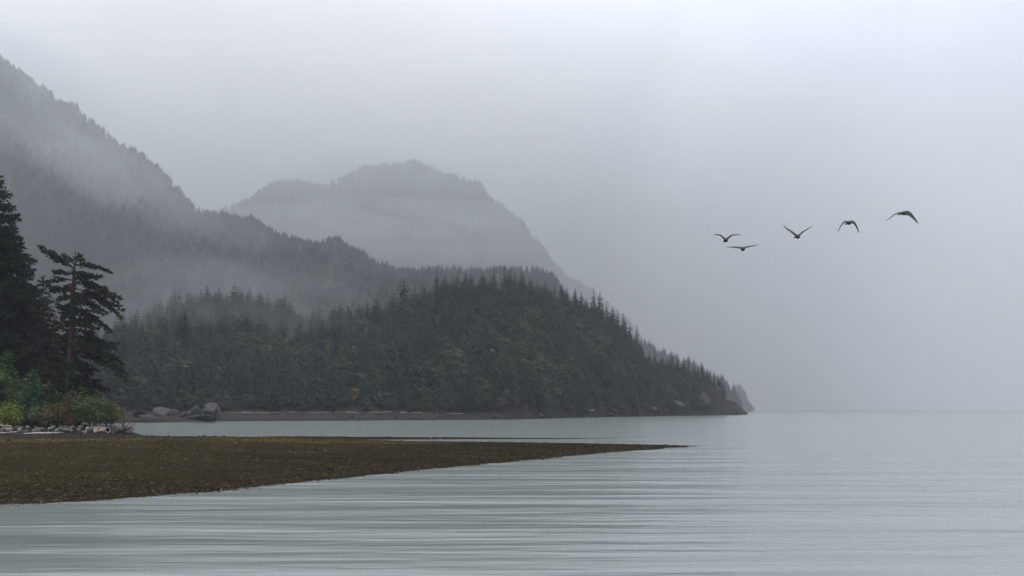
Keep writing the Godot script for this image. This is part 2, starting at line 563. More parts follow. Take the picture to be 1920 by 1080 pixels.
func materials() -> void:
	M.needle = mat(Color.WHITE, 0.75, 0.25)
	M.leaf = mat(Color.WHITE, 0.6, 0.35)
	M.leaf.backlight_enabled = true
	M.leaf.backlight = Color(0.35, 0.4, 0.2)
	M.feather = mat(Color.WHITE, 0.7, 0.3)
	var grain := ntex(3, 0.02, 6, 0.65, 512, Color(0.62, 0.62, 0.62), Color(1.0, 1.0, 1.0))
	var speck := ntex(4, 0.045, 5, 0.7, 512, Color(0.35, 0.34, 0.33), Color(1.0, 1.0, 1.0))
	var bump := ntex(7, 0.03, 6, 0.65, 512)
	M.bark = mat(Color.WHITE, 0.95, 0.2)
	M.bark.albedo_texture = grain; M.bark.uv1_triplanar = true; M.bark.uv1_scale = Vector3(1.2, 0.25, 1.2)
	M.bark.heightmap_enabled = true; M.bark.heightmap_texture = bump; M.bark.heightmap_scale = 6.0
	M.rock = mat(Color.WHITE, 0.9, 0.3)
	M.rock.albedo_texture = speck; M.rock.uv1_triplanar = true; M.rock.uv1_scale = Vector3.ONE * 0.6
	M.rock.heightmap_enabled = true; M.rock.heightmap_texture = bump; M.rock.heightmap_scale = 10.0
	M.wood = mat(Color.WHITE, 0.85, 0.25)
	M.wood.albedo_texture = grain; M.wood.uv1_triplanar = true; M.wood.uv1_scale = Vector3(0.15, 1.5, 1.5)
	M.wood.heightmap_enabled = true; M.wood.heightmap_texture = bump; M.wood.heightmap_scale = 2.0
	M.ground = mat(Color.WHITE, 0.95, 0.1)
	M.ground.albedo_texture = speck; M.ground.uv1_triplanar = true; M.ground.uv1_world_triplanar = true; M.ground.uv1_scale = Vector3.ONE * 0.19
	M.ground.heightmap_enabled = true; M.ground.heightmap_texture = speck; M.ground.heightmap_scale = 9.0
	M.pebble = mat(Color.WHITE, 0.85, 0.15)
	M.hill = mat(Color.WHITE, 0.95, 0.2)
	M.hill.albedo_texture = speck; M.hill.uv1_triplanar = true; M.hill.uv1_world_triplanar = true; M.hill.uv1_scale = Vector3.ONE * 0.035
	M.hill.heightmap_enabled = true; M.hill.heightmap_texture = bump; M.hill.heightmap_scale = 120.0
	# silty green-grey sea water, long low ripples that run across the view
	M.water = mat(lin(0.152, 0.174, 0.172), 0.17, 0.75, false)
	var rip := noise(11, 0.0045, 7, 0.5).get_seamless_image(1024, 2048)
	rip.convert(Image.FORMAT_RGB8)
	M.water.heightmap_enabled = true
	M.water.heightmap_texture = ImageTexture.create_from_image(rip)
	M.water.heightmap_scale = 17.0
	M.water.uv1_scale = Vector3(1.0 / 170.0, 1.0 / 46.0, 1.0)

func water() -> void:
	var b := MB.new()
	var xs := [-2600.0, -800.0, -150.0, 150.0, 800.0, 2600.0]
	var zs := [200.0, -60.0, -300.0, -900.0]
	for x in xs:
		for z in zs:
			b.vert(Vector3(x, 0, z)); b.uv.append(Vector2(x, z))
	for i in xs.size() - 1:
		for j in zs.size() - 1:
			var a := i * zs.size() + j
			b.face(a, a + 1, a + zs.size() + 1); b.face(a, a + zs.size() + 1, a + zs.size())
	var o := obj("water", b.mesh(), M.water)
	tag(o, "calm pale grey green inlet with long smooth ripples", "", "", "structure")
	# beyond the headland the ripples are too fine to see: the same water, smooth
	var far := MB.new()
	far.quad(Vector3(-2600, 0, -900), Vector3(-2600, 0, -3600), Vector3(2600, 0, -3600), Vector3(2600, 0, -900))
	var calm: StandardMaterial3D = M.water.duplicate()
	calm.heightmap_enabled = false
	calm.roughness = 0.06
	tag(obj("far_water", far.mesh(), calm), "far smooth water fading into the fog beyond the headland", "", "", "structure")

func spit() -> void:
	spit_noise = noise(31, 0.045, 4)
	fine_noise = noise(32, 0.11, 4)
	for p in [[-150, 20], [-60, 27], [-21.2, 33.1], [-17.9, 35.3], [-14.4, 38.5], [-9.8, 46.2], [-5.6, 52.6], [-2.3, 57.1], [1.7, 62.5], [6.5, 69.8], [14.9, 80], [19.7, 84.7], [13, 87.6], [5, 91], [-5, 94], [-18, 97.5], [-30, 100], [-42, 104], [-50, 109], [-56, 116], [-72, 138], [-112, 190], [-180, 220], [-210, 120]]:
		shore.append(Vector2(p[0], p[1]))
	for p in [[-32, 98], [-20, 102.4], [-8, 104.2], [4, 105.0], [17.5, 105.6], [4, 106.6], [-10, 107.4], [-24, 107], [-38, 104]]:
		bar.append(Vector2(p[0], p[1]))
	var b := MB.new()
	var xs := []
	var ds := []
	var x := -200.0
	while x < 24.0:
		xs.append(x)
		x += 6.0 if x < -96.0 else 0.55
	var d := 22.0
	while d < 218.0:
		ds.append(d)
		d += 0.45 if d < 60.0 else 0.65 if d < 112.0 else 6.0
	var idx := {}
	var nd := ds.size()
	for i in xs.size():
		for j in nd:
			var h := spit_height(xs[i], ds[j])
			if h > -0.45:
				idx[i * nd + j] = b.vert(Vector3(xs[i], h + 0.03 * fine_noise.get_noise_2d(xs[i] * 9.0, ds[j] * 9.0), -ds[j]), spit_color(xs[i], ds[j], h))
	for i in xs.size() - 1:
		for j in nd - 1:
			var a := i * nd + j
			if idx.has(a) and idx.has(a + 1) and idx.has(a + nd) and idx.has(a + nd + 1):
				b.face(idx[a], idx[a + nd + 1], idx[a + 1]); b.face(idx[a], idx[a + nd], idx[a + nd + 1])
	tag(obj("gravel_spit", b.mesh(), M.ground), "low brown gravel spit tapering out into the water", "", "", "structure")

# ---------------------------------------------------------------- headland
var conifers := []      # prototypes: [thing, height]
var leafy := []

func prototypes() -> void:
	var r := RandomNumberGenerator.new()
	r.seed = 77
	for k in 7:
		var h := 10.0
		var col: Color = [Color(0.017, 0.023, 0.015), Color(0.02, 0.025, 0.016), Color(0.0145, 0.021, 0.0155)][k % 3]
		var w: float = [2.2, 2.7, 1.9, 3.1, 2.4, 2.1, 2.9][k]
		var bare: float = [0.1, 0.15, 0.05, 0.2, 0.08, 0.3, 0.1][k]
		conifers.append([conifer_crown(r, h, w, bare, 24, col), trunk_mesh(h, 0.16)])
	for k in 3:
		var c1: Color = [Color(0.026, 0.034, 0.017), Color(0.031, 0.034, 0.018), Color(0.022, 0.03, 0.016)][k]
		leafy.append([broadleaf_crown(r, 10.0, 5.0, 0.5, 900, c1, c1 * 1.4), trunk_mesh(7.0, 0.22)])

func tree_thing(kind: Array, m: Material, called: String, label: String, group: String, pos: Vector3, h: float, wide := 1.0) -> Node3D:
	var o := thing(called, label, "tree", pos, group)
	obj("trunk", kind[1], M.bark, o)
	obj("crown", kind[0], m, o)
	o.scale = Vector3(h * 0.1 * wide, h * 0.1, h * 0.1 * wide)
	o.rotation.y = rng.randf_range(0, TAU)
	return o

func forest(called: String, label: String, places: Array, protos: Array, m: Material) -> void:
	# places: [position, height, width factor]; one MultiMesh per prototype, all under one node
	var root := Node3D.new()
	root.name = numbered(called)
	add_child(root)
	tag(root, label, "", "", "stuff")
	for k in protos.size():
		var mm := MultiMesh.new()
		mm.transform_format = MultiMesh.TRANSFORM_3D
		mm.use_colors = true
		mm.mesh = protos[k][0]
		var mine := []
		for i in places.size():
			if i % protos.size() == k: mine.append(places[i])
		mm.instance_count = mine.size()
		for i in mine.size():
			var p: Array = mine[i]
			var bs := Basis(Vector3.UP, rng.randf_range(0, TAU)).scaled(Vector3(p[1] * 0.1 * p[2], p[1] * 0.1, p[1] * 0.1 * p[2]))
			mm.set_instance_transform(i, Transform3D(bs, p[0]))
			var t := rng.randf_range(0.8, 1.2)
			mm.set_instance_color(i, Color(t * rng.randf_range(0.9, 1.15), t, t * rng.randf_range(0.85, 1.1)))
		var mi := MultiMeshInstance3D.new()
		mi.multimesh = mm
		mi.material_override = m
		mi.name = "crowns"
		mi.set_meta("kind", "stuff")
		root.add_child(mi, true)

const HEAD := [ # px, top of trees py, distance of shore py, crest distance, tree height
	[-260, 640, 796, 380, 16], [60, 625, 795, 390, 16], [200, 612, 793, 400, 17], [290, 565, 792, 440, 17], [350, 545, 791, 470, 17], [430, 536, 790, 490, 17], [520, 545, 789.5, 490, 17], [575, 590, 789, 430, 16], [640, 575, 789, 415, 16], [740, 556, 788, 415, 16], [800, 528, 788, 420, 16], [860, 510, 787.5, 425, 16], [950, 506, 787, 430, 16], [1000, 518, 785.5, 432, 16], [1060, 541, 784, 436, 15], [1120, 556, 782.5, 440, 15], [1160, 592, 781.8, 446, 14], [1200, 635, 781, 452, 12], [1222, 668, 780.6, 458, 10], [1260, 666, 780, 468, 11], [1300, 680, 779.4, 480, 11], [1340, 704, 778.6, 492, 9], [1362, 742, 778.2, 506, 4], [1380, 756, 778, 516, 0], [1396, 772, 777.6, 523, 0], [1402, 777, 777.5, 525, 0]]

func headland() -> Ridge:
	prototypes()
	var R := Ridge.new()
	R.host = self
	R.n1 = noise(41, 0.02, 4)
	R.amp = 5.0
	R.back = 160.0
	for q in HEAD:
		var ds: float = EYE * F / (q[2] - HORIZON)
		var dc: float = q[3]
		var yc: float = EYE + (HORIZON - q[1]) / F * dc - q[4] * 0.8
		var beach := clampf((1000.0 - q[0]) / 250.0, 0.0, 1.0)
		var df := ds + lerpf(3.0, 30.0, beach)
		if q[0] > 1370: df = ds + 1.0
		R.tab.append([float(q[0]), ds, df, lerpf(1.6, 2.7, beach) if q[0] < 1390 else 0.5, dc, maxf(yc, 0.6)])
	var rn := noise(43, 0.05, 4)
	var color := func(p: Vector3, px: float, v: float) -> Color:
		var k := rn.get_noise_3dv(p)
		var floor_col := Color(0.03, 0.03, 0.02)
		var sand := Color(0.062, 0.053, 0.046) * (1.0 + 0.5 * k)
		var weed := Color(0.035, 0.04, 0.03)
		var stone := Color(0.05, 0.041, 0.036) * (1.0 + 0.6 * k)
		if v < 0.0:
			var c := sand.lerp(Color(0.035, 0.031, 0.028) * (1.0 + k), clampf((px - 850.0) / 150.0, 0.0, 1.0))
			return c.lerp(weed, clampf((0.75 - p.y + k) * 3.0, 0.0, 1.0))
		var bare := clampf((px - 1335.0 + 30.0 * k) / 25.0, 0.0, 1.0)
		return floor_col.lerp(stone, maxf(bare, clampf((0.08 - v) * 20.0 + k, 0.0, 1.0) * clampf((px - 850.0) / 100.0, 0.0, 1.0)))
	tag(obj("headland_hill", R.mesh(-260, 1402, 300, 64, -1.0, 1.7, color), M.hill), "dark wooded headland rising from the far shore", "", "", "structure")
	# the trees: the ones one can pick out on the skyline, on the point and along the shore, then the mass
	var taken := []
	var tops := [[268, 602], [300, 575], [338, 556], [533, 553], [548, 572], [585, 585], [600, 580], [622, 578], [640, 566], [655, 574], [690, 565], [712, 562], [735, 551], [758, 523], [779, 534], [792, 533], [818, 504], [836, 512], [858, 505], [874, 511], [884, 510], [905, 506], [926, 505], [946, 497], [957, 502], [966, 507], [979, 503], [994, 516], [1008, 520], [1022, 524], [1040, 526], [1052, 530], [1062, 534], [1078, 538], [1090, 545], [1113, 539], [1125, 546], [1138, 562], [1150, 574], [1160, 579], [1170, 585], [1182, 602], [1194, 606]]
	var special := {533: "lone tall conifer standing in the misty notch left of the main headland", 758: "broad pointed conifer left of the main summit, tallest of its stretch of ridge", 818: "broad conifer at the left end of the headland's flat summit", 946: "tallest spire at the very top of the headland skyline", 1113: "tall bushy conifer starting the steep right shoulder of the headland", 1194: "slim open-branched conifer lowest on the steep shoulder above the point"}
	for q in tops:
		var p := R.point(q[0], 0.99 if q[0] != 533 else 0.7)
		var top: float = EYE + (HORIZON - q[1]) / F * -p.z
		var h := maxf(top - p.y, 7.0)
		var slim: float = 0.8 if q[0] == 1194 else 1.5 if q[0] in [758, 818, 533] else rng.randf_range(0.85, 1.2)
		tree_thing(conifers[taken.size() % 7], M.needle, "headland_conifer", special.get(q[0], "dark conifer spire on the skyline of the wooded headland"), "" if special.has(q[0]) else "conifers on the headland skyline", p - Vector3(0, 0.3, 0), h, slim)
		taken.append(p)
	var point_tops := [[1216, 660], [1228, 654], [1240, 668], [1252, 664], [1261, 655], [1272, 661], [1283, 666], [1291, 664], [1300, 676], [1309, 684], [1318, 681], [1327, 690], [1333, 690], [1341, 700], [1348, 701], [1353, 700], [1358, 712]]
	for q in point_tops:
		var p := R.point(q[0], rng.randf_range(0.8, 1.0))
		var top: float = EYE + (HORIZON - q[1]) / F * -p.z
		tree_thing(conifers[[0, 5, 2, 4][taken.size() % 4]], M.needle, "point_conifer", "slim conifer farthest out on the bare rocky point" if q[0] == 1358 else "slim conifer on the low rocky point at the headland's tip", "" if q[0] == 1358 else "conifers on the low point", p - Vector3(0, 0.3, 0), maxf(top - p.y, 5.0), rng.randf_range(0.75, 1.0))
		taken.append(p)
	for k in 170:
		var px := rng.randf_range(215, 1330)
		if absf(px - 664.0) < 13.0: continue
		var p := R.point(px, rng.randf_range(0.0, 0.05))
		var broad := rng.randf() < 0.45
		tree_thing(leafy[k % 3] if broad else conifers[k % 7], M.needle, "shore_shrub" if broad else "shore_conifer", "rounded leafy tree at the foot of the far wooded slope" if broad else "dark conifer at the foot of the far wooded slope, behind the beach", "leafy trees along the far shore" if broad else "conifers along the far shore", p - Vector3(0, 0.2, 0), rng.randf_range(3.5, 7) if broad else rng.randf_range(6, 15), rng.randf_range(0.9, 1.4))
	for k in 70:
		var px := rng.randf_range(230, 1190)
		var p := R.point(px, rng.randf_range(0.86, 0.98))
		var h := pick(HEAD, px, 4) * rng.randf_range(0.45, 0.9)
		tree_thing(conifers[k % 7], M.needle, "ridge_conifer", "dark conifer just below the headland skyline", "conifers below the headland skyline", p - Vector3(0, 0.3, 0), h, rng.randf_range(0.9, 1.25))
	var gold: Array = leafy[0]
	var gp := R.point(664, 0.05)
	var gm := broadleaf_crown(rng, 10.0, 4.5, 0.5, 900, Color(0.16, 0.1, 0.018), Color(0.2, 0.13, 0.024))
	tree_thing([gm, gold[1]], M.needle, "golden_maple", "small golden autumn tree low on the dark far slope", "", gp, 6.5)
	var places := []
	var round := []
	var grove := noise(47, 0.014, 3)
	for k in 3600:
		var px := rng.randf_range(-250, 1330)
		var v := rng.randf_range(0.05, 1.35)
		var p := R.point(px, v)
		var big := pick(HEAD, px, 4)
		if big < 5.0: continue
		if v > 0.92: big *= 0.7
		if v < 0.75 and rng.randf() < 0.06 + 0.9 * clampf(grove.get_noise_2d(p.x, p.z) * 3.0 - 0.5, 0.0, 1.0): round.append([p - Vector3(0, 0.5, 0), big * rng.randf_range(0.5, 0.8), 1.0])
		else: places.append([p - Vector3(0, 0.5, 0), big * rng.randf_range(0.45, 1.05), rng.randf_range(0.85, 1.45)])
	forest("headland_forest", "dense dark conifer forest covering the headland slope", places, conifers, M.needle)
	forest("headland_leafy_trees", "scattered rounded leafy trees within the headland forest", round, leafy, M.needle)
	return R

# ---------------------------------------------------------------- mountains
func mountain(called: String, label: String, crest: Array, foot: float, seed_: int, amp: float, count: int, tree_h: float, back: float, px_step: float) -> Ridge:
	# crest: px, py of the tree tops, distance
	var R := Ridge.new()
	R.host = self
	R.n1 = noise(seed_, 0.006, 5, 0.55)
	R.amp = amp
	R.back = back
	R.power = 0.9
	for q in crest:
		var yc: float = EYE + (HORIZON - q[1]) / F * q[2] - tree_h * 0.75
		var df: float = q[2] * foot
		R.tab.append([float(q[0]), df - 4.0, df, 1.0, float(q[2]), maxf(yc, 0.5)])
	var rn := noise(seed_ + 1, 0.03, 4)
	var color := func(p: Vector3, _px: float, _v: float) -> Color:
		var bare := rn.get_noise_3dv(Vector3(p.x, p.y * 0.6, p.z)) * 3.0 - (0.55 if called == "domed_mountain" else 1.0)
		return Color(0.026, 0.028, 0.021).lerp(Color(0.16, 0.15, 0.145), clampf(bare, 0.0, 1.0))
	var x0: float = crest[0][0]
	var x1: float = crest[-1][0]
	tag(obj(called, R.mesh(x0, x1, int((x1 - x0) / px_step), 48, -1.0, 1.8, color), M.hill), label, "", "", "structure")
	var places := []
	for k in count:
		var px := rng.randf_range(x0, x1)
		var v := 1.0 - absf(rng.randfn()) * 0.02 if rng.randf() < 0.12 else sqrt(rng.randf()) * 1.15
		var p := R.point(px, maxf(v, 0.02))
		places.append([p - Vector3(0, 0.8, 0), tree_h * rng.randf_range(0.4, 1.2), rng.randf_range(0.9, 1.5)])
	forest(called + "_forest", "misty conifer forest on the " + called.replace("_", " "), places, conifers, M.needle)
	return R

func mountains() -> void:
	mountain("left_mountain", "steep forested mountain side in mist rising out of the picture", [[-900, -190, 1150], [-500, -150, 1120], [-250, -60, 1100], [-60, 40, 1080], [0, 92, 1060], [30, 112, 1055], [60, 152, 1045], [110, 187, 1030], [150, 203, 1020], [180, 232, 1010], [205, 262, 1000], [260, 290, 980], [300, 326, 960], [340, 357, 940], [370, 380, 920], [400, 395, 905], [450, 410, 890], [540, 424, 870], [620, 446, 850], [680, 467, 830], [760, 484, 820], [850, 482, 820], [960, 486, 830], [1040, 520, 840], [1080, 600, 850], [1110, 700, 850], [1125, 765, 850]], 0.6, 51, 26.0, 11000, 9.5, 260.0, 7.0)
	mountain("domed_mountain", "rounded mountain dome of forest and bare rock fading into the fog", [[250, 420, 1500], [330, 400, 1500], [400, 380, 1500], [430, 377, 1500], [480, 362, 1500], [520, 345, 1500], [560, 342, 1500], [610, 344, 1500], [640, 325, 1500], [680, 306, 1500], [750, 297, 1500], [810, 304, 1500], [850, 316, 1500], [880, 332, 1500], [905, 352, 1500], [925, 378, 1500], [960, 394, 1500], [984, 414, 1500], [1000, 440, 1500], [1020, 465, 1500], [1040, 496, 1500], [1070, 524, 1520], [1110, 540, 1540], [1150, 574, 1560], [1210, 640, 1600], [1300, 702, 1650], [1370, 745, 1680], [1410, 768, 1700]], 0.72, 61, 24.0, 8500, 11.0, 400.0, 6.0)
	mountain("hazy_point", "pale hazy second point just behind the headland tip", [[1080, 560, 880], [1150, 610, 880], [1200, 642, 880], [1240, 657, 880], [1300, 676, 880], [1340, 694, 880], [1362, 706, 880], [1378, 722, 880], [1384, 742, 880], [1387, 766, 880]], 0.9, 71, 6.0, 500, 13.0, 120.0, 4.0)
	mountain("wooded_islet", "tiny steep wooded islet in the fog beyond the point", [[1364, 768, 1250], [1370, 742, 1250], [1376, 727, 1250], [1383, 718, 1250], [1390, 724, 1250], [1397, 738, 1250], [1401, 752, 1250], [1408, 768.5, 1250]], 0.97, 81, 3.0, 120, 14.0, 60.0, 1.5)

func mist_bank(label: String, px: float, py: float, d: float, size: Vector3, depth: float, layers := 2, turn := 0.0) -> void:
	# depth: optical depth through the middle along the view
	for k in layers:
		var f := FogVolume.new()
		f.name = numbered("mist_bank")
		f.shape = RenderingServer.FOG_VOLUME_SHAPE_ELLIPSOID
		var s: float = [1.0, 0.68, 0.4][k]
		f.size = size * Vector3(s, s, s)
		var m := FogMaterial.new()
		m.albedo = Color(0.955, 0.975, 0.995)
		m.density = depth / layers / (size.z * s)
		m.edge_fade = 0.5
		f.material = m
		add_child(f)
		f.position = at(px, py, d)
		f.rotation_degrees.z = turn
		tag(f, label, "", "", "stuff")

func mist() -> void:
	# the fog that fills the inlet behind the headland, wide and deep
	var f := FogVolume.new()
	f.name = numbered("fog_bank")
	f.shape = RenderingServer.FOG_VOLUME_SHAPE_BOX
	f.size = Vector3(5000, 680, 2400)
	var m := FogMaterial.new()
	m.albedo = Color(0.965, 0.98, 0.995)
	m.density = 0.00042
	f.material = m
	add_child(f)
	f.position = Vector3(0, 330, -540 - 1200)
	tag(f, "thick fog filling the inlet and the mountains behind the headland", "", "", "stuff")
	# farther up the inlet it is denser, more so towards the dome than over the open water
	for k in 3:
		var g := FogVolume.new()
		g.name = numbered("fog_bank")
		g.shape = RenderingServer.FOG_VOLUME_SHAPE_BOX
		var right: float = [250.0, 600.0, 1000.0][k]
		g.size = Vector3(3500 + right, 640 + 12 * k, 1500 + 40 * k)
		var gm := FogMaterial.new()
		gm.albedo = Color(0.955, 0.98, 1.0)
		gm.density = 0.0018 * [0.36, 0.34, 0.3][k]
		g.material = gm
		add_child(g)
		g.position = Vector3(right - g.size.x / 2.0, 300 + 6 * k, -1160 - 750)
		tag(g, "denser fog farther up the inlet, round the domed mountain", "", "", "stuff")
	# torn scraps of mist: the valley behind the headland, the dome's foot, the left mountain, the headland's left hump
	var scraps := [
		[[300, 545, 640], [460, 560, 650], [620, 555, 640], [760, 540, 640], [390, 505, 720], [560, 500, 720], [690, 515, 700], [200, 560, 620]],
		[[560, 470, 1130], [680, 450, 1120], [790, 455, 1120], [900, 445, 1130], [730, 405, 1140], [860, 400, 1150], [700, 330, 1200], [800, 345, 1200], [640, 350, 1200], [600, 420, 1140]],
		[[40, 250, 900], [110, 280, 890], [250, 355, 830], [290, 375, 830], [20, 190, 920], [160, 330, 860], [55, 135, 1000], [125, 200, 970], [205, 262, 940], [285, 325, 900], [90, 170, 985], [-40, 90, 1010]],
		[[330, 540, 465], [400, 528, 470], [470, 532, 470], [530, 545, 470], [280, 600, 400], [420, 610, 390], [560, 640, 380]]]
	var wide := [[260.0, 75.0], [230.0, 55.0], [210.0, 70.0], [110.0, 30.0]]
	var what := ["scrap of mist in the valley behind the headland", "scrap of mist across the face of the domed mountain", "scrap of mist on the left mountain", "scrap of mist round the headland's left hump"]
	for k in 4:
		if k == 0: continue
		for q in scraps[k]:
			var w: float = wide[k][0] * rng.randf_range(0.7, 1.35)
			mist_bank(what[k], q[0] + rng.randf_range(-15, 15), q[1] + rng.randf_range(-6, 6), q[2], Vector3(w, wide[k][1] * rng.randf_range(0.7, 1.4), wide[k][1] * 1.3), [0.0, 0.26, 0.11, 0.04][k], 1, (-30.0 if k == 2 else -4.0) + rng.randf_range(-9, 9))

# ---------------------------------------------------------------- the wood on the near shore
func ground_at(px: float, d: float) -> Vector3:
	var x := (px - 960.0) / F * d
	return Vector3(x, spit_height(x, d), -d)

func bush(called: String, label: String, px: float, d: float, h: float, w: float, count: int, leaf: float, c1: Color, c2: Color, low := 0.15, category := "shrub") -> void:
	var o := thing(called, label, category, ground_at(px, d))
	var b := MB.new()
	for k in 7:
		var a := rng.randf_range(0, TAU)
		var e := Vector3(cos(a) * w * 0.5, h * rng.randf_range(0.5, 0.85), sin(a) * w * 0.4)
		b.tube([Vector3(0, -0.2, 0), e * Vector3(0.35, 0.5, 0.35), e], [0.06, 0.04, 0.015], 5, Color(0.05, 0.04, 0.032), 0.1, rng, false)
	obj("stems", b.mesh(), M.bark, o)
	obj("foliage", broadleaf_crown(rng, h, w * 0.62, leaf, count, c1, c2, low), M.leaf, o)

func near_trees() -> void:
	var green := Color(0.014, 0.020, 0.011)
	big_conifer("fir_tree", "tallest black green fir, cut by the left edge of the picture", ground_at(-6, 112), 35.0, 8.2, 0.08, 0.62, green, 1.9, 1.0)
	# behind it, the rest of the wood
	big_conifer("fir_tree", "sparse brownish fir between the tallest fir and the leaning fir", ground_at(80, 113), 20.5, 5.6, 0.12, 0.62, Color(0.026, 0.024, 0.016), 1.1, 0.8)
	big_conifer("fir_tree", "shorter dark fir close behind the tallest fir", ground_at(50, 119), 23.0, 6.4, 0.06, 0.6, green, 1.5, 0.8)
	big_conifer("fir_tree", "dark fir deep in the wood at the left edge", ground_at(12, 126), 19.0, 6.5, 0.03, 0.7, green, 1.6, 0.7)
	big_conifer("fir_tree", "low dark fir behind the leaning fir's trunk", ground_at(98, 124), 11.5, 3.8, 0.03, 0.8, Color(0.02, 0.022, 0.015), 1.1, 0.7)
	for k in 3:
		big_conifer("fir_tree", "dark fir of the wood beyond the left edge", ground_at([-90, -170, -60][k], [108, 112, 124][k]), [27.0, 24.0, 25.0][k], 6.5, 0.06, 1.2, green, 1.5, 0.5).set_meta("group", "firs beyond the left edge")
	big_conifer("young_spruce", "young lighter green spruce in front of the dark firs", ground_at(62, 104.5), 6.9, 2.6, 0.02, 0.34, Color(0.04, 0.08, 0.04), 0.8, 1.1)
	big_conifer("young_spruce", "young yellowish green spruce at the left edge behind the bright bush", ground_at(14, 107), 9.4, 2.8, 0.05, 0.4, Color(0.04, 0.07, 0.024), 0.9, 0.9)
	leaning_fir()
	bush("bright_bush", "bright yellow green bush at the left edge above the white log", 20, 102.5, 2.9, 5.2, 3600, 0.13, Color(0.07, 0.10, 0.014), Color(0.14, 0.15, 0.016))
	bush("dark_shrub", "low dark green shrub between the bright bush and the rusty shrub", 74, 102.5, 2.5, 4.4, 3000, 0.13, Color(0.03, 0.05, 0.014), Color(0.06, 0.062, 0.016))
	bush("rusty_shrub", "rusty brown autumn shrub at the foot of the leaning fir", 117, 102.5, 4.1, 4.4, 3800, 0.13, Color(0.055, 0.044, 0.014), Color(0.08, 0.046, 0.013))
	bush("green_shrub", "wide green leafy shrub leaning over the rocks right of the leaning fir", 172, 103.5, 5.0, 5.6, 5200, 0.14, Color(0.03, 0.05, 0.014), Color(0.055, 0.07, 0.016))
	bush("green_shrub", "outer green shrub with yellowing tips reaching over the root mass", 203, 103, 3.7, 3.8, 2800, 0.13, Color(0.028, 0.046, 0.012), Color(0.075, 0.07, 0.014))
	bush("leafy_sapling", "fresh green leafy sapling at the left edge, above the bright bush", 6, 105.5, 8.2, 4.6, 4200, 0.15, Color(0.036, 0.065, 0.018), Color(0.06, 0.09, 0.02), 0.2, "tree")
	bush("undergrowth_shrub", "dark shrub in the shade behind the young spruce", 40, 107, 6.0, 5.0, 3000, 0.17, Color(0.03, 0.046, 0.014), Color(0.05, 0.06, 0.016))
	bush("undergrowth_shrub", "dark shrub in the shade behind the rusty shrub", 100, 108, 6.5, 5.0, 3000, 0.17, Color(0.03, 0.046, 0.014), Color(0.055, 0.05, 0.016))
	bush("undergrowth_shrub", "dark shrub behind the leaning fir on its right side", 150, 109, 5.0, 4.4, 2600, 0.17, Color(0.03, 0.046, 0.014), Color(0.05, 0.06, 0.016))

